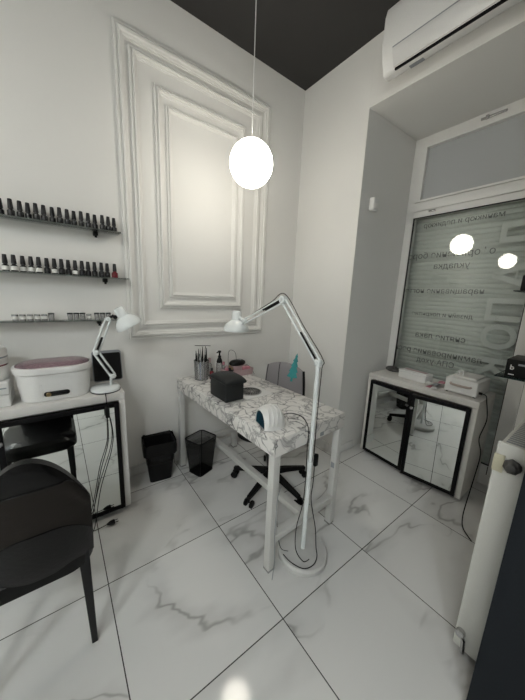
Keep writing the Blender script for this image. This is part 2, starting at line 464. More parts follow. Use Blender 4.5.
bm = NB(); bar(bm, (-.160, -.42, -.080), (-.160, .345, -.080), .012, .010); obj('outlet_gap', bm, M['black'], t, smooth=False)
bm = NB(); box(bm, -.125, -.098, .20, .28, -.0830, -.0800); obj('rating_label', bm, M['rosegrey'], t, smooth=False)
bm = NB(); bar(bm, (-.2065, .030, .034), (-.2065, .020, .052), .004, .009, up=(1, 0, 0)); obj('logo_mark', bm, M['black'], t, smooth=False)
bm = NB(); tube(bm, [(-.2055, .004+.018*math.cos(a)-.012, .062+.018*math.sin(a)) for a in [PI*1.1+k*PI*.9/10 for k in range(11)]], .002, 6); obj('logo_ring', bm, M['rosegrey'], t)

# alarm sensor in the niche
o = thing('motion_sensor', 'small white motion sensor high on the niche side wall', 'sensor', (.150, -.688, 2.14))
bm = NB(); box(bm, -.040, .034, -.046, .0, -.048, .048, .012, 3); obj('housing', bm, M['white'], o)
bm = NB(); box(bm, -.026, .020, -.050, -.040, -.034, .005, .004, 2); obj('lens', bm, M['pvc'], o)

# ------------------------------------------------------------------ mirror cabinets
def mirror_door(parent, hinge, w, z0, z1, ang, side, frame=.024, handle_z=.68, hw=True):
    """door in local XZ plane, front towards -Y; hinge point, extends to side*w"""
    d = bpy.data.objects.new('door', None); COL.objects.link(d); d.parent = parent
    d.location = hinge; d.rotation_euler = (0, 0, ang)
    return d
def cabinet(name, label, loc, rotz, W, D, top, doors, th=.034, feetz=.02, boardm=None):
    """local: x along width 0..W, front at y=0, back at y=+D"""
    t = thing(name, label, 'cabinet', loc, rotz)
    bm = NB()
    box(bm, 0, W, 0, D, top-.048, top, .0015)
    box(bm, 0, th, 0, D, feetz, top-.048, .001); box(bm, W-th, W, 0, D, feetz, top-.048, .001)
    box(bm, th, W-th, .02, D, feetz+.01, feetz+.04)
    box(bm, th, W-th, D-.01, D, feetz, top-.048)
    obj('body', bm, boardm or M['board'], t)
    for fx in (th+.02, W-th-.02):
        for fy in (.025, D-.03):
            bm = NB(); lathe(bm, [(.014, 0), (.014, feetz+.0095)], (fx, fy, 0), 12); obj('foot', bm, M['chrome'], t)
    for (hx, w, s, ang) in doors:
        fr = .026; z0, z1 = feetz+.012, top-.054
        bm = NB()
        X = lambda a, b_: (min(s*a, s*b_), max(s*a, s*b_))
        for (a, b_, c, dd) in ((0, fr, z0, z1), (w-fr, w, z0, z1), (fr, w-fr, z0, z0+fr), (fr, w-fr, z1-fr, z1)):
            x0, x1 = X(a, b_); box(bm, x0, x1, -.019, 0, c, dd, .001)
        d = obj('door', bm, M['blackfr'], t, loc=(hx, -.001, 0)); d.rotation_euler = (0, 0, ang)
        x0, x1 = X(fr, w-fr)
        bm = NB(); box(bm, x0, x1, -.015, -.009, z0+fr, z1-fr); obj('mirror_pane', bm, M['mirror'], d, smooth=False)
        x0, x1 = X(w-.010, w-.018)
        bm = NB(); tube(bm, [((x0+x1)/2, -.019, z1-.10), ((x0+x1)/2, -.034, z1-.10)], .006, 10); lathe(bm, [(.011, 0), (.011, .008)], ((x0+x1)/2, -.034, z1-.10), 14, axis=(0, -1, 0))
        obj('knob', bm, M['chrome'], d)
    return t
# left cabinet, against the back wall
CL = cabinet('mirror_cabinet', 'white cabinet with black-framed mirror doors under the polish shelves', (-2.80, -.34, 0), 0, 1.155, .325, .80,
        [(.036, .540, 1, 0.), (1.119, .540, -1, 0.)], boardm=M['board'])
# right cabinet in the window niche: front faces -x
CR = cabinet('mirror_cabinet', 'low white cabinet with mirror doors standing in the window niche', (.275, -.770, 0), -PI/2 , .815, .372, .76,
        [(.036, .372, 1, -math.radians(5)), (.779, .368, -1, math.radians(9))], boardm=M['boardwood'])

# ------------------------------------------------------------------ glass shelves and bottles
for k, (z, xr, what) in enumerate(((1.750, -1.57, 'uppermost glass wall shelf, lined with dark bottles'), (1.474, -1.535, 'middle glass wall shelf, ending at the red bottle'), (1.210, -1.585, 'lowest glass wall shelf, holding small clear cups'))):
    t = thing('glass_shelf', what, 'shelf', (xr, 0, z), 0, 'glass wall shelves')
    bm = NB(); box(bm, -1.25, 0, -.105, -.001, -.006, 0, .0008); obj('glass_plate', bm, M['shelfglass'], t)
    for bx in (-.13, -.85):
        bm = NB(); box(bm, bx-.012, bx+.012, -.050, -.0005, -.030, -.0065, .003); lathe(bm, [(.007, 0), (.007, .012)], (bx, -.04, -.042), 10); obj('bracket', bm, M['black'], t)

def bottle_bm(r=.0155, h=.036):
    bm = NB(); lathe(bm, [(r*.92, 0), (r, .003), (r, h*.8), (r*.75, h*.95), (r*.55, h), (r*.55, h+.003)], n=16); return bm
def cap_bm(h=.036, hc=.050):
    bm = NB(); lathe(bm, [(.0115, h+.0031), (.0118, h+.006), (.0090, h+hc-.002), (.0080, h+hc)], n=14); return bm
bproto = thing('polish_bottle', 'x', 'bottle', (0, 0, 0)); obj('bottle_body', bottle_bm(), M['polish'], bproto); obj('cap', cap_bm(), M['cap'], bproto)
lproto = thing('polish_bottle', 'x', 'bottle', (0, 0, 0)); bb = obj('bottle_body', bottle_bm(), M['polish'], lproto); obj('cap', cap_bm(), M['cap'], lproto)
bm = NB(); lathe(bm, [(.0160, .006), (.0160, .027)], n=16, cap=False); obj('paper_label', bm, M['label'], lproto)['label'] = 'white paper label'
rproto = thing('polish_bottle', 'x', 'bottle', (0, 0, 0)); obj('bottle_body', bottle_bm(.018), M['red'], rproto); obj('cap', cap_bm(), M['cap'], rproto)
used = set()
def place(proto, loc, label, group):
    if proto.name not in used:
        used.add(proto.name); proto.location = loc; proto.rotation_euler = (0, 0, random.uniform(-1, 1)); proto['label'] = label; proto['group'] = group; return proto
    return dup(proto, loc, random.uniform(-1, 1), label, group)
ORD = ['first', 'second', 'third', 'fourth', 'fifth', 'sixth', 'seventh', 'eighth', 'ninth', 'tenth', 'eleventh', 'twelfth', 'thirteenth', 'fourteenth', 'fifteenth', 'sixteenth', 'seventeenth', 'eighteenth', 'nineteenth', 'twentieth', 'twenty-first', 'twenty-second', 'twenty-third', 'twenty-fourth']
S1 = [-2.119, -2.077, -2.041, -2.009, -1.975, -1.942, -1.905, -1.872, -1.837, -1.804, -1.771, -1.735, -1.700, -1.664, -1.630, -1.597]
S1 = sorted(S1, reverse=True)
for i, x in enumerate(S1):
    place(bproto, (x, -.055 - .012*((i*7) % 3 - 1), 1.7503), 'dark polish bottle on the top shelf, %s from its right end' % ORD[i], 'polish bottles on the top shelf')
S2 = sorted([-2.128, -2.092, -2.057, -2.022, -1.988, -1.953, -1.919, -1.886, -1.853, -1.820, -1.787, -1.754, -1.721, -1.686, -1.651], reverse=True)
place(rproto, (-1.611, -.055, 1.4743), 'dark red polish bottle at the right end of the middle shelf', 'polish bottles on the middle shelf')
for i, x in enumerate(S2):
    lab = x < -1.97 or i in (5, 8)
    place(lproto if lab else bproto, (x, -.055 - .012*((i*5) % 3 - 1), 1.4743),
          ('white-labelled polish bottle' if lab else 'plain dark polish bottle') + ' on the middle shelf, %s from its right end' % ORD[i+1], 'polish bottles on the middle shelf')
# clear cups on the lowest shelf
def cup(fill):
    t = thing('clear_cup', 'x', 'cup', (0, 0, 0))
    bm = NB(); lathe(bm, [(.0125, 0), (.0145, .034), (.0130, .034), (.0112, .002)], n=16); obj('cup_wall', bm, M['cup'], t)
    if fill == 'label':
        bm = NB(); lathe(bm, [(.0142, .008), (.0148, .024)], n=16, cap=False); obj('paper_label', bm, M['label'], t)['label'] = 'white paper label'
    else:
        bm = NB(); lathe(bm, [(.0152, .0345), (.0152, .041), (.013, .042)], n=16); obj('lid', bm, M['cap'], t)['label'] = 'dark lid'
    return t
cw, cd = cup('label'), cup('lid')
S3 = sorted([-2.118, -2.086, -2.054, -2.022, -1.990, -1.958, -1.868, -1.836, -1.804, -1.772, -1.728, -1.696, -1.664], reverse=True)
for i, x in enumerate(S3):
    w = x < -1.97 or i in (3,)
    place(cw if w else cd, (x, -.055, 1.2103), ('small clear cup with white label' if w else 'small clear cup with dark lid') + ' on the lowest shelf, %s from its right end' % ORD[i], 'clear cups on the lowest shelf')

# ------------------------------------------------------------------ things on the left cabinet
ZC = .8003
t = thing('steam_bath', 'white oval hand bath with ribbed side and pink tinted lid on the left cabinet', 'hand bath', (-1.968, -.212, ZC))
def ovalrings(levels, n=14):
    out = []
    for w, d, r, z in levels:
        out.append([(x, y, z) for x, y in rrect(w, d, min(r, w/2-.001, d/2-.001), n)])
    return out
bm = NB(); ring_surface(bm, ovalrings([(.300, .170, .08, 0), (.310, .182, .085, .006), (.330, .205, .098, .09), (.336, .212, .10, .150)])); obj('tub', bm, M['white'], t)
bm = NB(); ring_surface(bm, ovalrings([(.334, .208, .10, .1505), (.352, .228, .11, .154), (.358, .234, .113, .178), (.352, .230, .11, .186), (.336, .214, .10, .188)])); obj('rim', bm, M['white'], t)
bm = NB(); ring_surface(bm, ovalrings([(.332, .210, .10, .1885), (.326, .204, .098, .194), (.300, .180, .088, .201), (.22, .11, .05, .205)])); obj('lid', bm, M['pinklid'], t)['label'] = 'pink tinted see-through lid'
bm = NB()
for k in range(13):
    x = -.147 + k*.0085
    xx = -.02; y0 = -.5*.205
    hh = .098
    dx = min(0, x + .159 - hh)
    yy = -.0985 if dx == 0 else -(.1025-.098) - math.sqrt(max(0, hh*hh - dx*dx))*.985
    tube(bm, [(x, yy+.010, .02), (x, yy-.001, .10)], .0028, 6)
obj('rib', bm, M['white'], t)
bm = NB(); box(bm, -.055, .058, -.1045, -.088, .030, .056, .0125, 4); obj('control_panel', bm, M['black'], t)['label'] = 'black control strip'
bm = NB(); lathe(bm, [(.011, 0), (.011, .006), (.009, .008)], (-.035, -.1045, .043), 18, axis=(0, -1, 0)); obj('knob', bm, M['gold'], t)['label'] = 'brass coloured knob'

o = thing('storage_tray', 'flat pale plastic drawer box under the round tub at the left edge', 'box', (-2.25, -.20, ZC))
for k, (z0, z1) in enumerate(((0, .062), (.0625, .130))):
    bm = NB(); box(bm, -.115, .095, -.09, .09, z0, z1, .008, 3); obj('drawer_box', bm, M['cup'] if k == 9 else M['white'], o)
bm = NB(); box(bm, -.10, .055, -.0925, -.089, .040, .044); obj('drawer_handle', bm, M['rosegrey'], o)
bm = NB(); box(bm, .03, .085, -.0925, -.089, .095, .101); obj('drawer_handle', bm, M['rosegrey'], o)
o = thing('cream_tub', 'round white cream tub with a red line, standing on the drawer box', 'tub', (-2.24, -.20, ZC+.1303))
bm = NB(); lathe(bm, [(.080, 0), (.084, .005), (.084, .062), (.078, .066)], n=32); obj('tub_body', bm, M['white'], o)
bm = NB(); lathe(bm, [(.0846, .057), (.0846, .062)], n=32, cap=False); obj('printed_band', bm, M['red'], o)['label'] = 'dark red printed band'
bm = NB(); lathe(bm, [(.084, .0665), (.086, .07), (.086, .115), (.080, .125), (.05, .135), (.02, .137)], n=32); obj('lid', bm, M['white'], o)
bm = NB(); lathe(bm, [(.0866, .088), (.0866, .094)], n=32, cap=False); obj('printed_band', bm, M['rosegrey'], o)['label'] = 'grey printed line'
bm = NB(); lathe(bm, [(.03, .137), (.03, .150), (.02, .152)], n=20); obj('lid_knob', bm, M['white'], o)
for c_ in o.children: c_.scale = (1, 1, 1.28)

o = thing('black_tablet', 'black tablet with rounded corners leaning on the wall behind the small lamp', 'tablet', (-1.690, -.075, ZC))
R = Matrix.Rotation(math.radians(-9), 3, 'X')
def slab(w, h, r, y0, y1, m, name, par, z0=0.):
    bm = NB(); ring_surface(bm, [[(x, y, z+h/2+z0) for x, z in rrect(w, h, r)] for y in (y0, y1)])
    bmesh.ops.transform(bm, matrix=R.to_4x4(), verts=bm.verts[:]); return obj(name, bm, m, par)
slab(.172, .205, .018, 0, .009, M['rosegrey'], 'back_case', o); slab(.162, .182, .012, -.002, -.0001, M['black'], 'screen', o, .006)

# small desk lamp
def shade_parts(t, c, ax, rr=.068, k=1.):
    """bell-shaped lamp shade, opening centre c, axis ax points from opening to neck"""
    bm = NB(); lathe(bm, [(rr, 0), (rr*1.02, .004), (rr*.97, .022*k), (rr*.80, .044*k), (rr*.52, .060*k), (rr*.40, .066*k), (rr*.36, .066*k), (rr*.50, .058*k), (rr*.77, .042*k), (rr*.94, .020*k), (rr*.97, 0)], c, 32, ax, cap=False)
    bmesh.ops.holes_fill(bm, edges=[]); s = obj('lamp_shade', bm, M['lampw'], t)
    A = Vector(ax).normalized()
    bm = NB(); lathe(bm, [(rr*.36, 0), (rr*.40, .004), (rr*.38, .050*k), (rr*.30, .058*k), (rr*.10, .060*k)], Vector(c)+A*.060*k, 24, ax); obj('lamp_socket', bm, M['lampw'], t)
    bm = NB(); lathe(bm, [(.002, 0), (rr*.22, .01), (rr*.28, .03), (rr*.18, .05)], Vector(c)+A*.012, 20, ax); obj('bulb', bm, M['white'], t)
def arm(t, a, b, off=(0, 0, 1), gap=.026, r=.0062, spring=True):
    a = Vector(a); b = Vector(b); d = (b-a).normalized(); o_ = Vector(off); o_ = (o_ - d*o_.dot(d)).normalized()*gap/2
    bm = NB(); tube(bm, [a+o_, b+o_], r, 8); tube(bm, [a-o_, b-o_], r, 8); A = obj('arm', bm, M['lampw'], t)
    if spring:
        side = d.cross(o_).normalized()*.009
        L = (b-a).length
        for s in (-1, 1):
            p0 = a + d*L*.05 + side*s + o_*.2; p1 = a + d*L*.45 + side*s + o_*.2
            bm = NB(); n = int((p1-p0).length/.003); pts = []
            u = d.orthogonal().normalized(); v = d.cross(u)
            for i in range(n*6+1):
                f = i/(n*6); an = i*PI/3; pts.append(p0 + (p1-p0)*f + (u*math.cos(an)+v*math.sin(an))*.0042)
            tube(bm, pts, .0014, 4); obj('spring', bm, M['black'], A)
def joint(t, c, r=.016, w=.034, ax=(0, 1, 0), name='joint'):
    bm = NB(); A = Vector(ax).normalized(); lathe(bm, [(r*.8, 0), (r, .004), (r, w-.004), (r*.8, w)], Vector(c)-A*w/2, 18, ax)
    lathe(bm, [(r*.4, 0), (r*.4, w+.014)], Vector(c)-A*(w+.014)/2, 10, ax); obj(name, bm, M['lampw'], t)
t = thing('desk_lamp', 'small white jointed desk lamp with bell shade on the left cabinet', 'lamp', (-1.733, -.255, ZC))
bm = NB(); lathe(bm, [(.080, 0), (.082, .006), (.081, .006)], n=36); obj('base_rim', bm, M['black'], t)
bm = NB(); lathe(bm, [(.080, .0065), (.078, .018), (.066, .027), (.02, .031)], n=36); obj('base', bm, M['lampw'], t)
bm = NB(); tube(bm, [(.030, 0, .028), (.034, 0, .075)], .008, 12); obj('stem', bm, M['lampw'], t)
J = [(.045, 0, .085), (-.035, 0, .238), (.040, 0, .430)]
joint(t, J[0]); joint(t, J[1]); joint(t, J[2], .013)
arm(t, J[0], J[1], (1, 0, 1)); arm(t, J[1], J[2], (1, 0, 0))
bm = NB(); tube(bm, [J[2], (.070, 0, .452)], .007, 8); obj('neck', bm, M['black'], t)
shade_parts(t, (.150, -.02, .388), (-.48, .05, .88), .076, 1.05)
bm = NB(); lathe(bm, [(.012, 0), (.012, .02)], (.078, 0, .44), 10, (0, 1, 0)); obj('tilt_knob', bm, M['black'], t)

# lamp cord with inline switch, hanging down the mirror door
o = thing('power_cord', 'black lamp cord with inline switch hanging over the left mirror cabinet', 'cord', (0, 0, 0))
bm = NB(); tube(bm, smoothpath([(-1.745, -.338, ZC+.008), (-1.746, -.352, .802), (-1.746, -.366, .78), (-1.746, -.372, .72), (-1.733, -.372, .66), (-1.725, -.374, .55), (-1.742, -.375, .45), (-1.778, -.378, .34), (-1.815, -.385, .22), (-1.850, -.41, .06), (-1.868, -.43, .012), (-1.90, -.46, .006)]), .0024, 6); obj('cable', bm, M['black'], o)
bm = NB(); box(bm, -1.757, -1.735, -.386, -.367, .672, .742, .004); obj('switch', bm, M['black'], o)
def plug_bm(bm, p, d):
    d = Vector(d).normalized(); p = Vector(p)
    lathe(bm, [(.004, 0), (.010, .012), (.014, .022), (.015, .040), (.012, .044)], p, 14, d)
    s = d.cross(Vector((0, 0, 1))).normalized()*.009
    for q in (-1, 1): tube(bm, [p+d*.042+s*q, p+d*.062+s*q], .0024, 8)
o = thing('power_cord', 'thin black power cord ending in a plug on the floor before the left cabinet', 'cord', (0, 0, 0))
bm = NB(); tube(bm, smoothpath([(-1.747, -.362, .70), (-1.748, -.376, .60), (-1.757, -.372, .50), (-1.80, -.378, .36), (-1.835, -.375, .20), (-1.87, -.385, .05), (-1.895, -.405, .006), (-1.868, -.425, .006), (-1.83, -.428, .010), (-1.80, -.428, .014)]), .0024, 6); obj('cable', bm, M['black'], o)
bm = NB(); plug_bm(bm, (-1.80, -.428, .0155), (1, .02, 0)); obj('plug', bm, M['black'], o)

# ------------------------------------------------------------------ dark dining chair at the left
t = thing('padded_chair', 'black leather dining chair seen from behind, facing the left mirror cabinet', 'chair', (-2.085, -.83, 0))
bm = NB()
rings = []
for k, (sc, z) in enumerate(((.90, .385), (.99, .392), (1.0, .42), (.985, .448), (.90, .466), (.6, .474), (.2, .477))):
    rings.append([(x*sc, y*sc, z + (.004*math.cos(x*9) if k > 3 else 0)) for x, y in rrect(.385, .43, .09, 8)])
ring_surface(bm, rings)
obj('seat', bm, M['leather'], t)
# backrest panel: curved in plan, arched top, leaning away from the seat
def backpt(u, v, s):
    """u -1..1 across, v 0..1 up, s 0 rear face 1 front face"""
    ztop = .925 - .235*abs(u)**2
    zbot = .425
    lo = .640 - .11*abs(u)**3; hi = min(.822, ztop-.004)
    z = zbot + (lo-zbot)*v/.3 if v <= .3 else (lo + (hi-lo)*(v-.3)/.4 if v <= .7 else hi + (ztop-hi)*(v-.7)/.3)
    v = (z-zbot)/(ztop-zbot)
    hw = .156*(1 - .02*max(0, v-.35)/.65 - .03*(1-v))
    hw *= (1 - .0*v)
    y = -.205 - .10*(max(0, z-.43)/.45)**1.1 + .055*(u*u)*.6
    th = .036*(1-.75*abs(u)**5)*(1-.55*abs(2*v-1)**6) + .006
    if s == 0: y -= th*.5 + .012*math.exp(-((v-.92)/.10)**2)
    else: y += th*.5
    return (u*hw + .038, y, z)
bm = NB(); NU, NV = 30, 30
g0 = [[bm.verts.new(backpt(-1+2*i/NU, j/NV, 0)) for i in range(NU+1)] for j in range(NV+1)]
g1 = [[bm.verts.new(backpt(-1+2*i/NU, j/NV, 1)) for i in range(NU+1)] for j in range(NV+1)]
for j in range(NV):
    for i in range(NU):
        f = bm.faces.new((g0[j][i], g0[j][i+1], g0[j+1][i+1], g0[j+1][i]))
        u = -1+2*(i+.5)/NU; v = (j+.5)/NV; z = backpt(u, v, 0)[2]
        f.material_index = 1 if .3 < v < .7 else 0
        f2 = bm.faces.new((g1[j][i], g1[j+1][i], g1[j+1][i+1], g1[j][i+1]))
for j in range(NV):
    bm.faces.new((g0[j][0], g0[j+1][0], g1[j+1][0], g1[j][0])); bm.faces.new((g0[j][NU], g1[j][NU], g1[j+1][NU], g0[j+1][NU]))
for i in range(NU):
    bm.faces.new((g0[0][i], g1[0][i], g1[0][i+1], g0[0][i+1])); bm.faces.new((g0[NV][i], g0[NV][i+1], g1[NV][i+1], g1[NV][i]))
obj('backrest', bm, [M['leather'], M['leather_matte']], t)
bm = NB(); tube(bm, smoothpath([Vector(backpt(u, .3, 0))+Vector((0, -.001, 0)) for u in [-.98+.14*k for k in range(15)]], 3), .0032, 6); obj('lower_seam', bm, M['leather'], t)
bm = NB(); tube(bm, smoothpath([Vector(backpt(u, .7, 0))+Vector((0, -.001, 0)) for u in [-.7+.1*k for k in range(15)]], 3), .0024, 6); obj('upper_seam', bm, M['leather'], t)
for (x0, y0, x1, y1, zt) in ((.155, -.175, .163, -.187, .455), (-.155, -.175, -.163, -.187, .455), (.150, .185, .156, .205, .40), (-.150, .185, -.156, .205, .40)):
    bm = NB()
    ring_surface(bm, [[(x + sx*w, y + sy*w, z) for sx, sy in ((-1, -1), (1, -1), (1, 1), (-1, 1))] for x, y, z, w in ((x1, y1, 0, .0105), (x0, y0, zt, .018))])
    obj('leg', bm, M['chairleg'], t, bevel=.003)

# ------------------------------------------------------------------ waste bins
def bin_body(bm, wt, dt, wb, db, h, r=.03, th=.004, rimout=.006):
    lv = [(wb, db, r*.7, 0), (wb+(wt-wb)*.5, db+(dt-db)*.5, r*.85, h*.5), (wt, dt, r, h), ]
    inn = [(wt-2*th, dt-2*th, r, h), (wb+(wt-wb)*.5-2*th, db+(dt-db)*.5-2*th, r*.85, h*.5), (wb-2*th, db-2*th, r*.7, th)]
    ring_surface(bm, [[(x, y, z) for x, y in rrect(w, d, rr, 5)] for w, d, rr, z in lv+inn])
t = thing('waste_bin', 'solid black waste bin with a bag folded over its rim, beside the cabinet', 'bin', (-1.395, -.125, 0), math.radians(-8))
bm = NB(); bin_body(bm, .215, .178, .155, .120, .300); obj('bin_body', bm, M['black'], t)
bm = NB()
import itertools
rg = []
for (gx, z) in ((-.012, .262), (.010, .225), (.014, .28), (.008, .316), (-.004, .300), (-.02, .25), (-.03, .15)):
    pr = rrect(.215+gx+.006, .178+gx+.006, .03, 5); rg.append([(x*(1+.012*math.sin(i*2.3)), y*(1+.02*math.sin(i*1.7)), z + .005*math.sin(i*1.9)) for i, (x, y) in enumerate(pr)])
ring_surface(bm, rg[1:], False, False); obj('bin_bag', bm, M['leather'], t)['label'] = 'shiny black bin bag'
t = thing('waste_bin', 'black wire-mesh waste bin by the near-left desk leg', 'bin', (-1.105, -.232, 0), math.radians(20))
bm = NB(); lv = [(.140, .130, .02, .001), (.165, .150, .025, .14), (.185, .170, .03, .284)]
ring_surface(bm, [[(x, y, z) for x, y in rrect(w, d, rr, 5)] for w, d, rr, z in lv], True, False); obj('mesh_wall', bm, M['mesh'], t)
def loop(bm, w, d, r, z, th):
    p = [(x, y, z) for x, y in rrect(w, d, r, 5)]; tube(bm, p + p[:2], th, 8)
bm = NB(); loop(bm, .188, .173, .03, .288, .005); obj('rim', bm, M['black'], t)
bm = NB(); loop(bm, .142, .132, .02, .005, .004); prism(bm, rrect(.138, .128, .02, 4), .002, .005); obj('base', bm, M['black'], t)
for i in range(4):
    sx, sy = ((1, 1), (-1, 1), (-1, -1), (1, -1))[i]
    bm = NB(); tube(bm, [(sx*.064, sy*.059, .006), (sx*.087, sy*.079, .286)], .003, 6); obj('corner_wire', bm, M['black'], t)
bm = NB()   # fine wires of the mesh
def wall_pt(a, f):
    w = .142+.044*f; d = .132+.040*f; r = .02+.01*f
    pts = rrect(w, d, r, 5); n = len(pts); i = a*n; k = int(i) % n; fr = i-int(i)
    p, q = pts[k], pts[(k+1) % n]; return (p[0]+(q[0]-p[0])*fr, p[1]+(q[1]-p[1])*fr, .006+.28*f)
for k in range(11):
    f = (k+.5)/11; p = [wall_pt(a/24, f) for a in range(25)]; tube(bm, p, .0007, 3, False)
obj('cross_wire', bm, M['black'], t)['kind'] = 'stuff'

# ------------------------------------------------------------------ marble desk
DR = math.radians(2.62); DC = Vector((-.928, -.629, 0)); DM = Matrix.Rotation(DR, 3, 'Z')
def dw(x, y, z=0.):
    """desk-local -> world"""
    return tuple(DC + DM @ Vector((x, y, 0)) + Vector((0, 0, z)))
def dloc(X, Y):
    v = DM.inverted() @ (Vector((X, Y, 0)) - DC); return v.x, v.y
t = thing('manicure_desk', 'marble-topped manicure desk on white square legs in the middle of the room', 'desk', tuple(DC), DR)
hx, hy = .2755, .5685
bm = NB(); box(bm, -hx, hx, -hy, hy, .660, .750, .0015); obj('desktop', bm, M['marble'], t)
for sx in (-1, 1):
    for sy in (-1, 1):
        bm = NB(); x = sx*(hx-.022); y = sy*(hy-.022); box(bm, x-.02, x+.02, y-.02, y+.02, .004, .6598, .0015)
        l = obj('leg', bm, M['steelw'], t)
        bm = NB(); box(bm, x-.021, x+.021, y-.021, y+.021, 0, .012, .001); obj('foot_cap', bm, M['chrome'], l)
        if sy < 0 or sx < 0:
            pass
for sy in (-1, 1):
    bm = NB(); y = sy*(hy-.022); box(bm, -hx+.0425, hx-.0425, y-.02, y+.02, .165, .205, .0015); obj('stretcher', bm, M['steelw'], t)
bm = NB(); box(bm, -.02, .02, -hy+.0425, hy-.0425, .165, .205, .0015); obj('stretcher', bm, M['steelw'], t)
bm = NB(); box(bm, hx-.0428, hx-.0422, -hy+.010, -hy+.034, .395, .43); obj('sticker', bm, M['rosegrey'], t)
bm = NB(); box(bm, -hx+.04, hx-.04, hy-.035, hy-.010, .60, .64, .001); obj('rail', bm, M['steelw'], t)
bm = NB(); box(bm, .055, .085, -hy-.0015, -hy-.0001, .668, .690); obj('socket_cutout', bm, M['rosegrey'], t)

ZD = .7503
# dust extractor built into a white plate
t = thing('dust_extractor', 'round dark grille in a white square plate set on the desk', 'nail dust extractor', dw(.010, .008, ZD), DR)
bm = NB(); box(bm, -.105, .115, -.105, .105, 0, .004, .001); obj('plate', bm, M['white'], t)
bm = NB(); lathe(bm, [(.078, .0042), (.078, .009), (.070, .009), (.070, .0045)], n=40, cap=False); obj('grille_ring', bm, M['chrome'], t)
bm = NB(); lathe(bm, [(.0005, .0048), (.070, .0048)], n=40, cap=False); obj('grille_back', bm, M['black'], t)
bm = NB()
for k in range(10): a = k*PI/10; bar(bm, (.069*math.cos(a), .069*math.sin(a), .0062), (-.069*math.cos(a), -.069*math.sin(a), .0062), .003, .002)
for r in (.020, .037, .054): tube(bm, [(r*math.cos(k*PI/12), r*math.sin(k*PI/12), .0065) for k in range(25)], .0012, 4, False)
obj('grille', bm, M['chrome'], t)

# charcoal hand rest
x, y = dloc(-1.095, -.612)
t = thing('hand_rest', 'charcoal vinyl hand rest box with a bulging padded top on the desk', 'hand rest', dw(x, y, ZD+.0045), DR - math.radians(1))
bm = NB(); box(bm, -.068, .062, -.100, .096, 0, .118, .004); obj('box_body', bm, M['dark_vinyl'], t)
bm = NB(); rings = []
for k in range(15):
    a = PI*k/14; yy = -.114*math.cos(a); zz = .118 + .036*math.sin(a)**.7
    s = .90 + .10*math.sin(a)**.5
    rings.append([(-.080*s, yy, .106), (-.083*s, yy, (.104+zz)/2+.004), (-.070*s, yy, zz-.006), (-.03*s, yy, zz), (.03*s, yy, zz), (.070*s, yy, zz-.006), (.083*s, yy, (.104+zz)/2+.004), (.080*s, yy, .106)])
ring_surface(bm, rings); o = obj('padded_top', bm, M['dark_vinyl'], t)
sb = o.modifiers.new('sub', 'SUBSURF'); sb.levels = 1; sb.render_levels = 2

# nail dryer dome
x, y = dloc(-1.092, -1.062)
t = thing('nail_lamp', 'white ribbed dome nail-drying lamp with blue opening at the desk corner', 'nail lamp', dw(x, y, ZD), DR-math.radians(14))
bm = NB(); rings = []
def archring(x, w, h, th):
    out = []
    for k in range(17):
        a = PI*k/16; out.append((x, -w*math.cos(a), h*math.sin(a)**.8))
    for k in range(16, -1, -1):
        a = PI*k/16; out.append((x, -(w-th)*math.cos(a), (h-th)*math.sin(a)**.8))
    return out
for x, w, h in ((-.060, .060, .086), (-.05, .067, .094), (-.02, .076, .102), (.02, .077, .100), (.045, .068, .088), (.060, .052, .066), (.064, .034, .04)):
    rings.append(archring(x, w, h, .006))
ring_surface(bm, rings); obj('dome', bm, M['white'], t)
bm = NB()
for k, xx in enumerate((-.036, -.014, .008, .030)):
    pts = []
    for q in range(21):
        a = PI*(.05+.90*q/20); w = (.0735, .0780, .0790, .0752)[k]; h = (.0995, .1025, .1015, .0955)[k]
        pts.append((xx + .016*math.sin(a*1.0)-.012, -w*math.cos(a), h*math.sin(a)**.8))
    tube(bm, pts, .0030, 6)
obj('rib', bm, M['white'], t)
bm = NB(); ring_surface(bm, [[(x, -w*math.cos(PI*k/16), .001+h*math.sin(PI*k/16)**.8) for k in range(17)] for x, w, h in ((-.056, .053, .079), (.03, .056, .075))], False, True); obj('inner_liner', bm, M['blueliner'], t)['label'] = 'dark blue inside'
bm = NB(); tube(bm, [(.060, 0, .028), (.082, 0, .028)], .005, 8); obj('plug_boot', bm, M['black'], t)

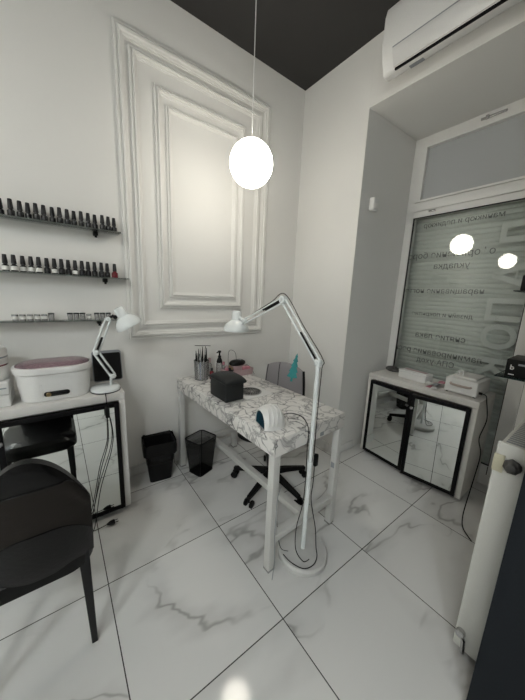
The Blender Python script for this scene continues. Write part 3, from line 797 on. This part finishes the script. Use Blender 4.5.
# brush holder
x, y = dloc(-1.078, -.19); BX, BY, BZ = dw(x, y, ZD)
t = thing('brush_holder', 'clear tumbler crowded with brushes and nail tools at the desk far-left corner', 'tool holder', (BX, BY, BZ))
bm = NB(); lathe(bm, [(.044, 0), (.050, .002), (.058, .150), (.055, .150), (.046, .004)], n=28); obj('tumbler', bm, M['cup'], t)
random.seed(5)
tm = [M['black'], M['rosegrey'], M['bluegrey'], M['black'], M['cup'], M['pink'], M['white'], M['black'], M['rosegrey'], M['bluegrey'], M['chrome'], M['black'], M['white'], M['red']]
for k, m in enumerate(tm):
    a = k*2*PI/len(tm)*1.0; rb = .018 + .012*(k % 2); rt = rb + .008 + .012*random.random(); L = .19+.065*random.random()
    o = thing('tool_brush', 'x', 'tool', (BX, BY, BZ))
    p0 = Vector((rb*math.cos(a), rb*math.sin(a), .006)); p1 = Vector((rt*math.cos(a), rt*math.sin(a), L))
    bm = NB(); tube(bm, [p0, p0+(p1-p0)*.55], .0055, 8, r1=.0065); obj('handle', bm, m, o)
    bm = NB(); q = p0+(p1-p0)*.56; lathe(bm, [(.0055, 0), (.0075, .02), (.006, .045), (.002, (p1-q).length)], q, 8, (p1-q)); obj('tip', bm, M['black'] if k % 3 else M['chrome'], o)
    nm = {'black_plastic': 'black', 'grey_print': 'grey', 'blue_bottle': 'blue', 'clear_plastic': 'clear', 'pink_plastic': 'pink', 'white_lacquer': 'white', 'brushed_chrome': 'metal', 'dark_red_lacquer': 'dark red'}[m.name]
    side = ['right side', 'right rear', 'rear', 'rear', 'left rear', 'left rear', 'left side', 'left side', 'front left', 'front left', 'front', 'front', 'front right', 'right side'][k]
    o['label'] = '%s-handled tool standing at the %s of the clear tumbler' % (nm, side); o['group'] = 'tools in the clear tumbler'
o = thing('cuticle_file', 'long thin black file lying across the tops of the brushes', 'nail file', (BX, BY, BZ))
bm = NB(); bar(bm, (-.040, .03, .262), (.060, -.03, .262), .008, .003); obj('blade', bm, M['black'], o)

# pump bottle
x, y = dloc(-.890, -.125)
t = thing('pump_bottle', 'clear bottle with a black pump head near the wall end of the desk', 'bottle', dw(x, y, ZD), .5)
bm = NB(); lathe(bm, [(.027, 0), (.029, .004), (.029, .095), (.022, .115), (.013, .125), (.013, .130)], n=24); obj('bottle_body', bm, M['cup'], t)
bm = NB(); lathe(bm, [(.026, .108), (.027, .115), (.022, .135), (.015, .150), (.015, .170), (.008, .172), (.008, .200)], n=20); obj('collar', bm, M['black'], t)
bm = NB(); lathe(bm, [(.015, .2005), (.015, .214), (.010, .218)], n=16); tube(bm, [(0, 0, .209), (-.028, 0, .210), (-.042, 0, .203)], .0055, 8); obj('pump_head', bm, M['black'], t)

for c_ in t.children: c_.scale = (.9, .9, .9)

# pink organiser basket and its contents
x, y = dloc(-.775, -.185)
PX, PY = -.775, -.190
t = thing('organiser_basket', 'pale pink plastic organiser tray holding supplies at the wall end of the desk', 'basket', (PX+.012, PY-.008, ZD), DR)
bm = NB(); bin_body(bm, .250, .150, .235, .135, .050, .02, .003); obj('tray', bm, M['palepink'], t)
def simple_bottle(name, label, cat, loc, r, h, m, mc, grp='bottles in the pink organiser'):
    o = thing(name, label, cat, loc, 0, grp)
    bm = NB(); lathe(bm, [(r*.9, 0), (r, .004), (r, h*.65), (r*.55, h*.75)], n=16); obj('bottle_body', bm, m, o)
    bm = NB(); lathe(bm, [(r*.6, h*.755), (r*.6, h), (r*.4, h*1.01)], n=14); obj('cap', bm, mc, o)
zz = ZD + .0035
simple_bottle('remover_bottle', 'pink bottle with pale cap leftmost in the organiser, behind the hand rest', 'bottle', (PX-.095, PY-.02, zz), .016, .085, M['pink'], M['palepink'])
simple_bottle('primer_bottle', 'small black bottle in the front of the pink organiser', 'bottle', (PX-.060, PY-.045, zz), .013, .070, M['polish'], M['gold'])
simple_bottle('oil_bottle', 'small dark bottle with brass-coloured cap beside the pink bottle', 'bottle', (PX-.055, PY+.000, zz), .013, .075, M['polish'], M['gold'])
simple_bottle('spray_bottle', 'clear bottle with pink cap at the back of the organiser', 'bottle', (PX-.090, PY+.040, zz), .016, .100, M['cup'], M['pink'])
simple_bottle('polish_remover', 'dark red bottle with black cap in front of the pump bottle', 'bottle', (-1.005, -.215, ZD), .017, .085, M['red'], M['cap'])
simple_bottle('cleanser_bottle', 'tall white bottle with pink cap behind the brush holder', 'bottle', (-.985, -.135, ZD), .019, .145, M['cup'], M['palepink'])
o = thing('tissue_box', 'small pink carton standing in the organiser under the black machine', 'box', (PX+.030, PY+.020, zz), DR)
bm = NB(); box(bm, -.055, .055, -.035, .035, 0, .066, .003); obj('carton', bm, M['palepink'], o)
o = thing('sachet_pack', 'pink sachet pack at the right end of the organiser', 'box', (PX+.075, PY-.048, zz), DR)
bm = NB(); box(bm, -.035, .035, -.012, .012, 0, .062, .004); obj('packet', bm, M['pink'], o)
t = thing('nail_drill', 'black oval nail drill control unit resting on the pink carton', 'nail drill', (PX+.028, PY+.018, zz+.0665), DR)
bm = NB(); rings = []
for sc, z in ((.80, 0), (.97, .008), (1, .018), (.93, .030), (.70, .040), (.3, .044)):
    rings.append([(.078*sc*math.cos(2*PI*i/28), .048*sc*math.sin(2*PI*i/28), z) for i in range(28)])
ring_surface(bm, rings); obj('casing', bm, M['black'], t)
bm = NB(); lathe(bm, [(.016, 0), (.014, .006), (.004, .007)], (.02, 0, .0415), 16); obj('dial', bm, M['rosegrey'], t)
o = thing('drill_cord', 'thin black looped wire of the nail drill by the wall', 'cord', (0, 0, 0))
bm = NB(); tube(bm, smoothpath([(PX+.05, PY+.068, ZD+.088), (PX+.058, PY+.10, .90), (PX+.025, PY+.105, .93), (PX-.01, PY+.10, .915), (PX-.01, PY+.10, .80), (PX+.02, PY+.10, ZD+.003)]), .0018, 6); obj('wire', bm, M['black'], o)
o = thing('tweezers_cord', 'thin black wire curling over the right end of the organiser', 'cord', (0, 0, 0))
bm = NB(); tube(bm, smoothpath([(PX+.13, PY-.09, ZD+.0025), (PX+.15, PY-.02, .775), (PX+.145, PY+.04, .80), (PX+.12, PY+.085, .785), (PX+.10, PY+.088, ZD+.003)]), .0018, 6); obj('wire', bm, M['black'], o)

# ------------------------------------------------------------------ office chair
t = thing('office_chair', 'grey-backed office chair with black five-star base behind the desk', 'office chair', (-.735, -.668, 0), math.radians(33))
for k in range(5):
    a = math.radians(-33) + math.radians(129 - 72*k); c, s = math.cos(a), math.sin(a)
    bm = NB(); rings = []
    for r, z, w, h in ((.03, .105, .026, .022), (.12, .098, .022, .018), (.24, .080, .018, .014), (.295, .072, .016, .012)):
        rings.append([(c*r - s*w*q, s*r + c*w*q, z + h*e) for q, e in ((-1, -1), (1, -1), (.8, 1), (-.8, 1))])
    ring_surface(bm, rings); l = obj('base_spoke', bm, M['black'], t, bevel=.004)
    bm = NB(); cx, cy = c*.285, s*.285
    for q in (-1, 1): lathe(bm, [(.018, 0), (.026, .003), (.026, .016), (.018, .019)], (cx - s*(.013*q) - (-s)*.0095*0 - s*.0095*(q-1), cy + c*(.013*q) + c*.0095*(q-1), .026), 18, (-s, c, 0))
    tube(bm, [(cx, cy, .03), (cx, cy, .065)], .007, 8)
    obj('caster', bm, M['black'], l)
bm = NB(); lathe(bm, [(.040, .075), (.042, .085), (.042, .125), (.030, .135)], n=20); obj('hub', bm, M['black'], t)
bm = NB(); lathe(bm, [(.026, .135), (.026, .26), (.015, .262), (.015, .40)], n=18); obj('gas_lift', bm, M['black'], t)
bm = NB(); box(bm, -.09, .09, -.07, .07, .40, .425, .004); obj('seat_plate', bm, M['black'], t)
bm = NB(); ring_surface(bm, [[(x, y, z) for x, y in rrect(.44*s, .44*s, .10*s, 8)] for s, z in ((.94, .4255), (1, .437), (1, .462), (.95, .480), (.7, .488))]); obj('seat', bm, M['black'], t)
bm = NB(); tube(bm, smoothpath([(.09, 0, .412), (.22, 0, .41), (.285, 0, .46), (.300, 0, .60), (.292, 0, .70)]), .014, 10); obj('back_support', bm, M['black'], t)
bm = NB(); NU, NV = 14, 14
def bk(u, v, s):
    hw = .160*(1-.10*v*v); z = .62 + .268*v - .022*abs(u)**3*v - .020*max(0, -u)*v
    x = .268 + .010*v - .045*u*u + (.016 if s else -.016)*(1-.8*abs(u)**6)*(1-.8*abs(2*v-1)**6)
    return (x, u*hw, z)
gr = [[[bm.verts.new(bk(-1+2*i/NU, j/NV, s)) for i in range(NU+1)] for j in range(NV+1)] for s in (0, 1)]
for s in (0, 1):
    for j in range(NV):
        for i in range(NU): bm.faces.new((gr[s][j][i], gr[s][j][i+1], gr[s][j+1][i+1], gr[s][j+1][i]))
bd = [(0, i) for i in range(NU)] + [(j, NU) for j in range(NV)] + [(NV, i) for i in range(NU, 0, -1)] + [(j, 0) for j in range(NV, 0, -1)]
for k in range(len(bd)):
    (a, b_), (c, d) = bd[k], bd[(k+1) % len(bd)]
    bm.faces.new((gr[0][a][b_], gr[1][a][b_], gr[1][c][d], gr[0][c][d]))
obj('backrest', bm, M['grey_fabric'], t)
bm = NB(); p = [Vector(bk(-1, v/10, 0))+Vector((0, -.004, 0)) for v in range(0, 11)]
tube(bm, p, .010, 8); obj('back_edge', bm, M['black'], t)['label'] = 'black edge trim'
bm = NB(); p = [Vector(bk(.35, v/12, 0))+Vector((-.002, 0, 0)) for v in range(0, 13)]; tube(bm, p, .0028, 6)
p = [Vector(bk(.95, v/12, 0))+Vector((-.002, 0, 0)) for v in range(0, 13)]; tube(bm, p, .0028, 6); obj('seam', bm, M['black'], t)

# ------------------------------------------------------------------ floor lamp
t = thing('floor_lamp', 'tall white jointed work lamp on a round base leaning over the desk', 'lamp', (-.95, -1.228, 0))
bm = NB(); lathe(bm, [(.132, 0), (.136, .006), (.136, .030), (.128, .040), (.020, .043)], n=48); obj('base', bm, wall_material('scuffed_white_enamel', (.70, .70, .68), (.42, .42, .41), .45, 9.), t)
bm = NB(); tube(bm, [(0, 0, .0435), (0, 0, .56)], .0125, 14); tube(bm, [(0, 0, .56), (0, 0, 1.085)], .0108, 14); lathe(bm, [(.0145, 0), (.016, .03)], (0, 0, .545), 16); obj('pole', bm, M['lampw'], t)
J1 = Vector((0, 0, 1.10)); J2 = Vector((0, .278, 1.385)); J3 = Vector((-.02, .620, 1.235))
bm = NB(); box(bm, -.012, .012, -.018, .018, 1.082, 1.112, .003); obj('joint', bm, M['lampw'], t)
arm(t, J1, J2, (0, 0, 1), .030, .0068); arm(t, J2, J3, (0, 0, 1), .026, .0062)
joint(t, J2, .022, .036, (1, 0, 0)); joint(t, J3, .014, .030, (1, 0, 0)); joint(t, J1, .015, .034, (1, 0, 0))
bm = NB(); tube(bm, [J3, J3+Vector((-.005, .05, .022))], .007, 8); obj('neck', bm, M['lampw'], t)
shade_parts(t, (-.033, .70, 1.165), (0, -.02, 1), .082, 1.1)
bm = NB(); tube(bm, smoothpath([J3+Vector((0, .01, .01)), J3+Vector((.01, -.03, .035)), J2+Vector((.008, .12, -.02)), J2+Vector((.008, 0, .03)), (J1+J2)/2+Vector((.012, -.01, .02)), J1+Vector((.012, -.015, .02)), J1+Vector((.014, -.014, -.03)), (.012, -.012, .9), (.012, -.012, .62)]), .0022, 6)
obj('cable', bm, M['black'], t)
o = thing('power_cord', 'black cord with inline switch running down the floor lamp pole to its base', 'cord', (-.95, -1.228, 0))
bm = NB(); tube(bm, smoothpath([(.017, -.014, .62), (.017, -.016, .60), (.017, -.018, .46), (.006, -.022, .38), (.024, -.020, .30), (.055, -.03, .16), (.05, -.05, .06), (.02, -.085, .046), (-.03, -.105, .046), (-.085, -.09, .046), (-.115, -.03, .046), (-.128, .02, .060)]), .0026, 6); obj('cable', bm, M['black'], o)
bm = NB(); box(bm, .006, .029, -.031, -.0145, .555, .620, .004); obj('switch', bm, M['black'], o)
o = thing('power_cord', 'thin black cord of the nail lamp falling over the desk end to the lamp base', 'cord', (0, 0, 0))
bm = NB(); tube(bm, smoothpath([(-1.005, -1.060, .781), (-.975, -1.10, .795), (-.955, -1.16, .79), (-.968, -1.216, .755), (-.984, -1.232, .66), (-.982, -1.236, .48), (-.990, -1.236, .34), (-1.025, -1.238, .22), (-1.03, -1.25, .10), (-1.01, -1.29, .048), (-.975, -1.30, .048)]), .0023, 6); obj('cable', bm, M['black'], o)
for k, (pts, lb) in enumerate((([(-1.143, -1.155, .655), (-1.135, -1.16, .60), (-1.128, -1.165, .50), (-1.115, -1.165, .40), (-1.095, -1.165, .215), (-1.060, -1.165, .055), (-1.035, -1.20, .046)], 'thin dark cord hanging inside the near desk leg down to the lamp base'),
                             ([(-1.150, -1.238, .52), (-1.167, -1.236, .46), (-1.170, -1.236, .36), (-1.172, -1.236, .24), (-1.165, -1.238, .12), (-1.18, -1.245, .0035)], 'thin grey cord hanging against the near desk leg'))):
    o = thing('power_cord', lb, 'cord', (0, 0, 0)); bm = NB(); tube(bm, smoothpath(pts), .0018, 6); obj('cable', bm, M['black'] if k == 0 else M['rosegrey'], o)

# fir-tree air freshener hanging from the lamp arm
t = thing('air_freshener', 'teal fir-tree air freshener hanging from the floor lamp arm', 'air freshener', (-.952, -1.068, 1.035), math.radians(-42))
half = [(0, .080), (.010, .060), (.006, .058), (.018, .036), (.011, .034), (.025, .008), (.016, .006), (.032, -.022), (.022, -.024), (.038, -.052), (.008, -.056), (.008, -.076)]
pts = half + [(-x, z) for x, z in reversed(half[1:])]
bm = NB(); RT = Matrix.Rotation(math.radians(9), 3, 'Y')
ring_surface(bm, [[RT @ Vector((x*.74, y, z)) for x, z in pts] for y in (-.002, .002)]); obj('card', bm, M['teal'], t, smooth=False)
bm = NB(); tube(bm, [RT @ Vector((0, 0, .078)), (.010, 0, .12), (.006, 0, .200)], .0009, 5); obj('string', bm, M['white'], t)

# ------------------------------------------------------------------ things on the right cabinet
ZR = .7603
t = thing('glove_box', 'long low white box on the right cabinet, by the window', 'box', (.445, -1.085, ZR), math.radians(-6))
bm = NB(); box(bm, -.055, .055, -.115, .115, 0, .052, .006, 3); obj('box_body', bm, M['white'], t)
bm = NB(); box(bm, -.058, .058, -.118, .118, .0525, .070, .007, 3); obj('lid', bm, M['white'], t)
bm = NB(); box(bm, -.010, .030, -.09, .09, .0703, .0713); obj('printed_strip', bm, M['palepink'], t)['label'] = 'pinkish printed strip'
t = thing('pouch', 'small crumpled dark grey pouch at the left end of the right cabinet', 'pouch', (.545, -.840, ZR))
bm = NB(); rings = []
for s, z in ((.8, 0), (1, .008), (.95, .022), (.7, .034), (.3, .040)): rings.append([(.045*s*math.cos(2*PI*i/20)*(1+.10*math.sin(3*i)), .065*s*math.sin(2*PI*i/20)*(1+.08*math.cos(5*i)), z*(1+.15*math.sin(i*1.3))) for i in range(20)])
ring_surface(bm, rings); obj('pouch_body', bm, M['grille'], t)
bm = NB(); tube(bm, [(-.03, -.03, .036), (0, 0, .045), (.03, .03, .034)], .003, 6); obj('zip', bm, M['chrome'], t)
random.seed(11)
tints = [('pink', M['pink']), ('white', M['white']), ('pale pink', M['palepink']), ('grey', M['rosegrey']), ('white', M['label']), ('pink', M['pink'])]
wh = ['lowest by the cabinet front edge', 'lying by the white box', 'on top of the heap', 'half under the pink ones', 'nearest the steriliser', 'at the back of the heap']
pos = [(.350, -1.250, .0), (.315, -1.290, .0), (.42, -1.265, .004), (.375, -1.275, .008), (.345, -1.235, .005), (.43, -1.295, 0)]
for k, (nm, m) in enumerate(tints):
    o = thing('sample_sachet', '%s sachet on the right cabinet, %s' % (nm, wh[k]), 'sachet', (pos[k][0], pos[k][1], ZR+.0001+k*.0065), random.uniform(-1.2, 1.2), 'sachets on the right cabinet')
    bm = NB(); n = 6; g = []
    for s in (0, 1): g.append([[bm.verts.new((-.035+.07*i/n, -.022+.044*j/n, .0005+s*.0012+s*.011*math.sin(PI*i/n)*math.sin(PI*j/n))) for i in range(n+1)] for j in range(n+1)])
    for s in (0, 1):
        for j in range(n):
            for i in range(n): bm.faces.new((g[s][j][i], g[s][j][i+1], g[s][j+1][i+1], g[s][j+1][i]))
    for i in range(n):
        bm.faces.new((g[0][0][i], g[0][0][i+1], g[1][0][i+1], g[1][0][i])); bm.faces.new((g[0][n][i], g[0][n][i+1], g[1][n][i+1], g[1][n][i]))
        bm.faces.new((g[0][i][0], g[0][i+1][0], g[1][i+1][0], g[1][i][0])); bm.faces.new((g[0][i][n], g[0][i+1][n], g[1][i+1][n], g[1][i][n]))
    obj('foil', bm, m, o)

t = thing('steriliser', 'white box steriliser with handled drawer and lid on the right cabinet', 'steriliser', (.335, -1.445, ZR), math.radians(-1))
bm = NB(); box(bm, .006, .265, -.100, .100, .006, .112, .006, 3); obj('casing', bm, M['white'], t)
bm = NB(); box(bm, 0, .0055, -.098, .098, .010, .110, .002); obj('front_panel', bm, M['white'], t)
bm = NB(); tube(bm, smoothpath([(0, .062, .074), (-.018, .050, .072), (-.022, 0, .070), (-.018, -.050, .070), (0, -.062, .070)]), .0085, 8); obj('handle', bm, M['wood_light'], t)['label'] = 'beige handle'
bm = NB(); box(bm, .045, .235, -.075, .075, .1125, .128, .005, 3); obj('lid', bm, M['pvc'], t)
bm = NB(); tube(bm, [(.075+.0*k, .035+.017*math.cos(a), .142+.020*math.sin(a)) for k, a in enumerate([i*2*PI/18 for i in range(19)])], .006, 8, False); obj('lid_ring', bm, M['white'], t)
for fx in (.02, .25):
    for fy in (-.085, .085):
        bm = NB(); lathe(bm, [(.008, 0), (.008, .0058)], (fx, fy, 0), 10); obj('foot', bm, M['black'], t)
bm = NB(); tube(bm, [(.05, -.1005, .035), (.05, -.118, .035)], .009, 10); obj('power_inlet', bm, M['black'], t)
o = thing('power_cord', 'black power cord running from the steriliser down to the floor', 'cord', (0, 0, 0))
bm = NB(); tube(bm, smoothpath([(.384, -1.564, .795), (.36, -1.592, .795), (.315, -1.612, .765), (.27, -1.640, .66), (.27, -1.622, .52), (.262, -1.648, .415), (.25, -1.642, .22), (.20, -1.640, .05), (.12, -1.655, .005), (.02, -1.69, .005), (-.05, -1.755, .005)]), .0034, 7); obj('cable', bm, M['black'], o)

# ------------------------------------------------------------------ grey pedestal and shelves at the right of the window
t = thing('glass_display_shelf', 'dark glass shelf carrying black boxes at the right of the window', 'shelf', (.41, -1.812, .985), 0)
bm = NB(); box(bm, -.225, .225, 0, .165, -.008, 0, .001); obj('glass_plate', bm, M['darkglass'], t)
t = thing('glass_display_shelf', 'upper short glass shelf at the right edge of the window', 'shelf', (.41, -1.812, 1.492), 0)
bm = NB(); box(bm, -.205, .225, 0, .165, -.006, 0, .001); obj('glass_plate', bm, M['darkglass'], t)
def black_box(name, label, loc, w, d, h, logo=True):
    t = thing(name, label, 'box', loc)
    bm = NB(); box(bm, 0, d, -w, 0, 0, h, .004, 2); obj('carton', bm, M['black'], t)
    if logo:
        text('printed_letter', 'b', .040, (-.0015, -.030, h*.55), RW, M['label'], t, ext=.0004, bold=.001)
        bm = NB(); box(bm, -.0013, -.0004, -.045, -.018, h*.14, h*.19); obj('printed_line', bm, M['label'], t)
    bm = NB(); box(bm, -.0013, -.0004, -w+.006, -.055, h*.70, h*.80); obj('printed_strip', bm, M['rosegrey'], t)
black_box('product_carton', 'black carton printed with a white letter on the lower glass shelf', (.205, -1.686, .9853), .118, .24, .108)
black_box('product_carton', 'plain black carton on the upper short glass shelf by the window', (.215, -1.672, 1.4923), .10, .2, .085, False)

# ------------------------------------------------------------------ radiator
t = thing('radiator', 'white panel radiator end with valve, in front of the dark wall end at right', 'radiator', (-.745, -1.886, 0))
L = .68
bm = NB(); box(bm, 0, .012, -.084, 0, .040, .945, .006, 3); obj('end_cover', bm, M['radiator'], t)
bm = NB(); box(bm, .0125, L, -.010, 0, .055, .925, .004)
for k in range(16): box(bm, .04+k*.04, .062+k*.04, -.002, .004, .08, .90, .002)
obj('front_panel', bm, M['radiator'], t)
bm = NB(); box(bm, .0125, L, -.084, -.074, .055, .925, .004); obj('rear_panel', bm, M['radiator'], t)
bm = NB(); box(bm, .0125, L, -.0735, -.0105, .922, .938, .002)
obj('top_grille', bm, M['radiator'], t)
bm = NB()
for k in range(30): box(bm, .03+k*.021, .042+k*.021, -.066, -.016, .9382, .9392)
obj('grille_slots', bm, M['rosegrey'], t)['kind'] = 'stuff'
bm = NB(); lathe(bm, [(.015, -.01), (.024, .004), (.022, .012), (.017, .016), (.013, .028), (.009, .030)], (-.004, -.052, .875), 12, (-1, 0, 0)); lathe(bm, [(.020, 0), (.026, .006), (.020, .012)], (-.010, -.052, .875), 7, (-1, .2, .3)); obj('bleed_port', bm, M['grille'], t)
bm = NB(); box(bm, -.004, -.0003, -.028, .002, .835, .900, .0015); obj('tape', bm, M['stain'], t)['label'] = 'yellowed tape at the upper corner'
bm = NB(); lathe(bm, [(.014, -.01), (.017, .006), (.015, .016), (.010, .018)], (-.004, -.020, .120), 12, (-1, 0, 0)); tube(bm, [(-.012, -.020, .120), (-.018, -.034, .105), (-.018, -.038, .05)], .008, 10); obj('valve', bm, M['chrome'], t)
for fx in (.10, .55):
    bm = NB(); box(bm, fx, fx+.03, -.060, -.014, 0, .0545, .003); obj('foot', bm, M['radiator'], t)

# ------------------------------------------------------------------ camera, world, view
F = Vector((0.59283912, 0.78093026, -0.19669699)); Rr = Vector((0.80076963, -0.59756546, 0.04103067)); U = Vector((0.08549724, 0.18183356, 0.97960542))
cam = bpy.data.cameras.new('camera'); co = bpy.data.objects.new('camera', cam); COL.objects.link(co)
mt = Matrix((Rr, U, -F)).transposed().to_4x4(); mt.translation = Vector((-1.93743228, -2.08339879, 1.40569519))
co.matrix_world = mt
cam.sensor_fit = 'VERTICAL'; cam.sensor_height = 36; cam.lens = 274.314/700*36; cam.clip_start = .02; cam.clip_end = 50
SC.camera = co
w = bpy.data.worlds.new('world'); SC.world = w; w.use_nodes = True
w.node_tree.nodes['Background'].inputs[0].default_value = (.02, .025, .03, 1); w.node_tree.nodes['Background'].inputs[1].default_value = .5
SC.view_settings.view_transform = 'Standard'; SC.view_settings.look = 'None'; SC.view_settings.gamma = 1
SC.view_settings.exposure = 0.55
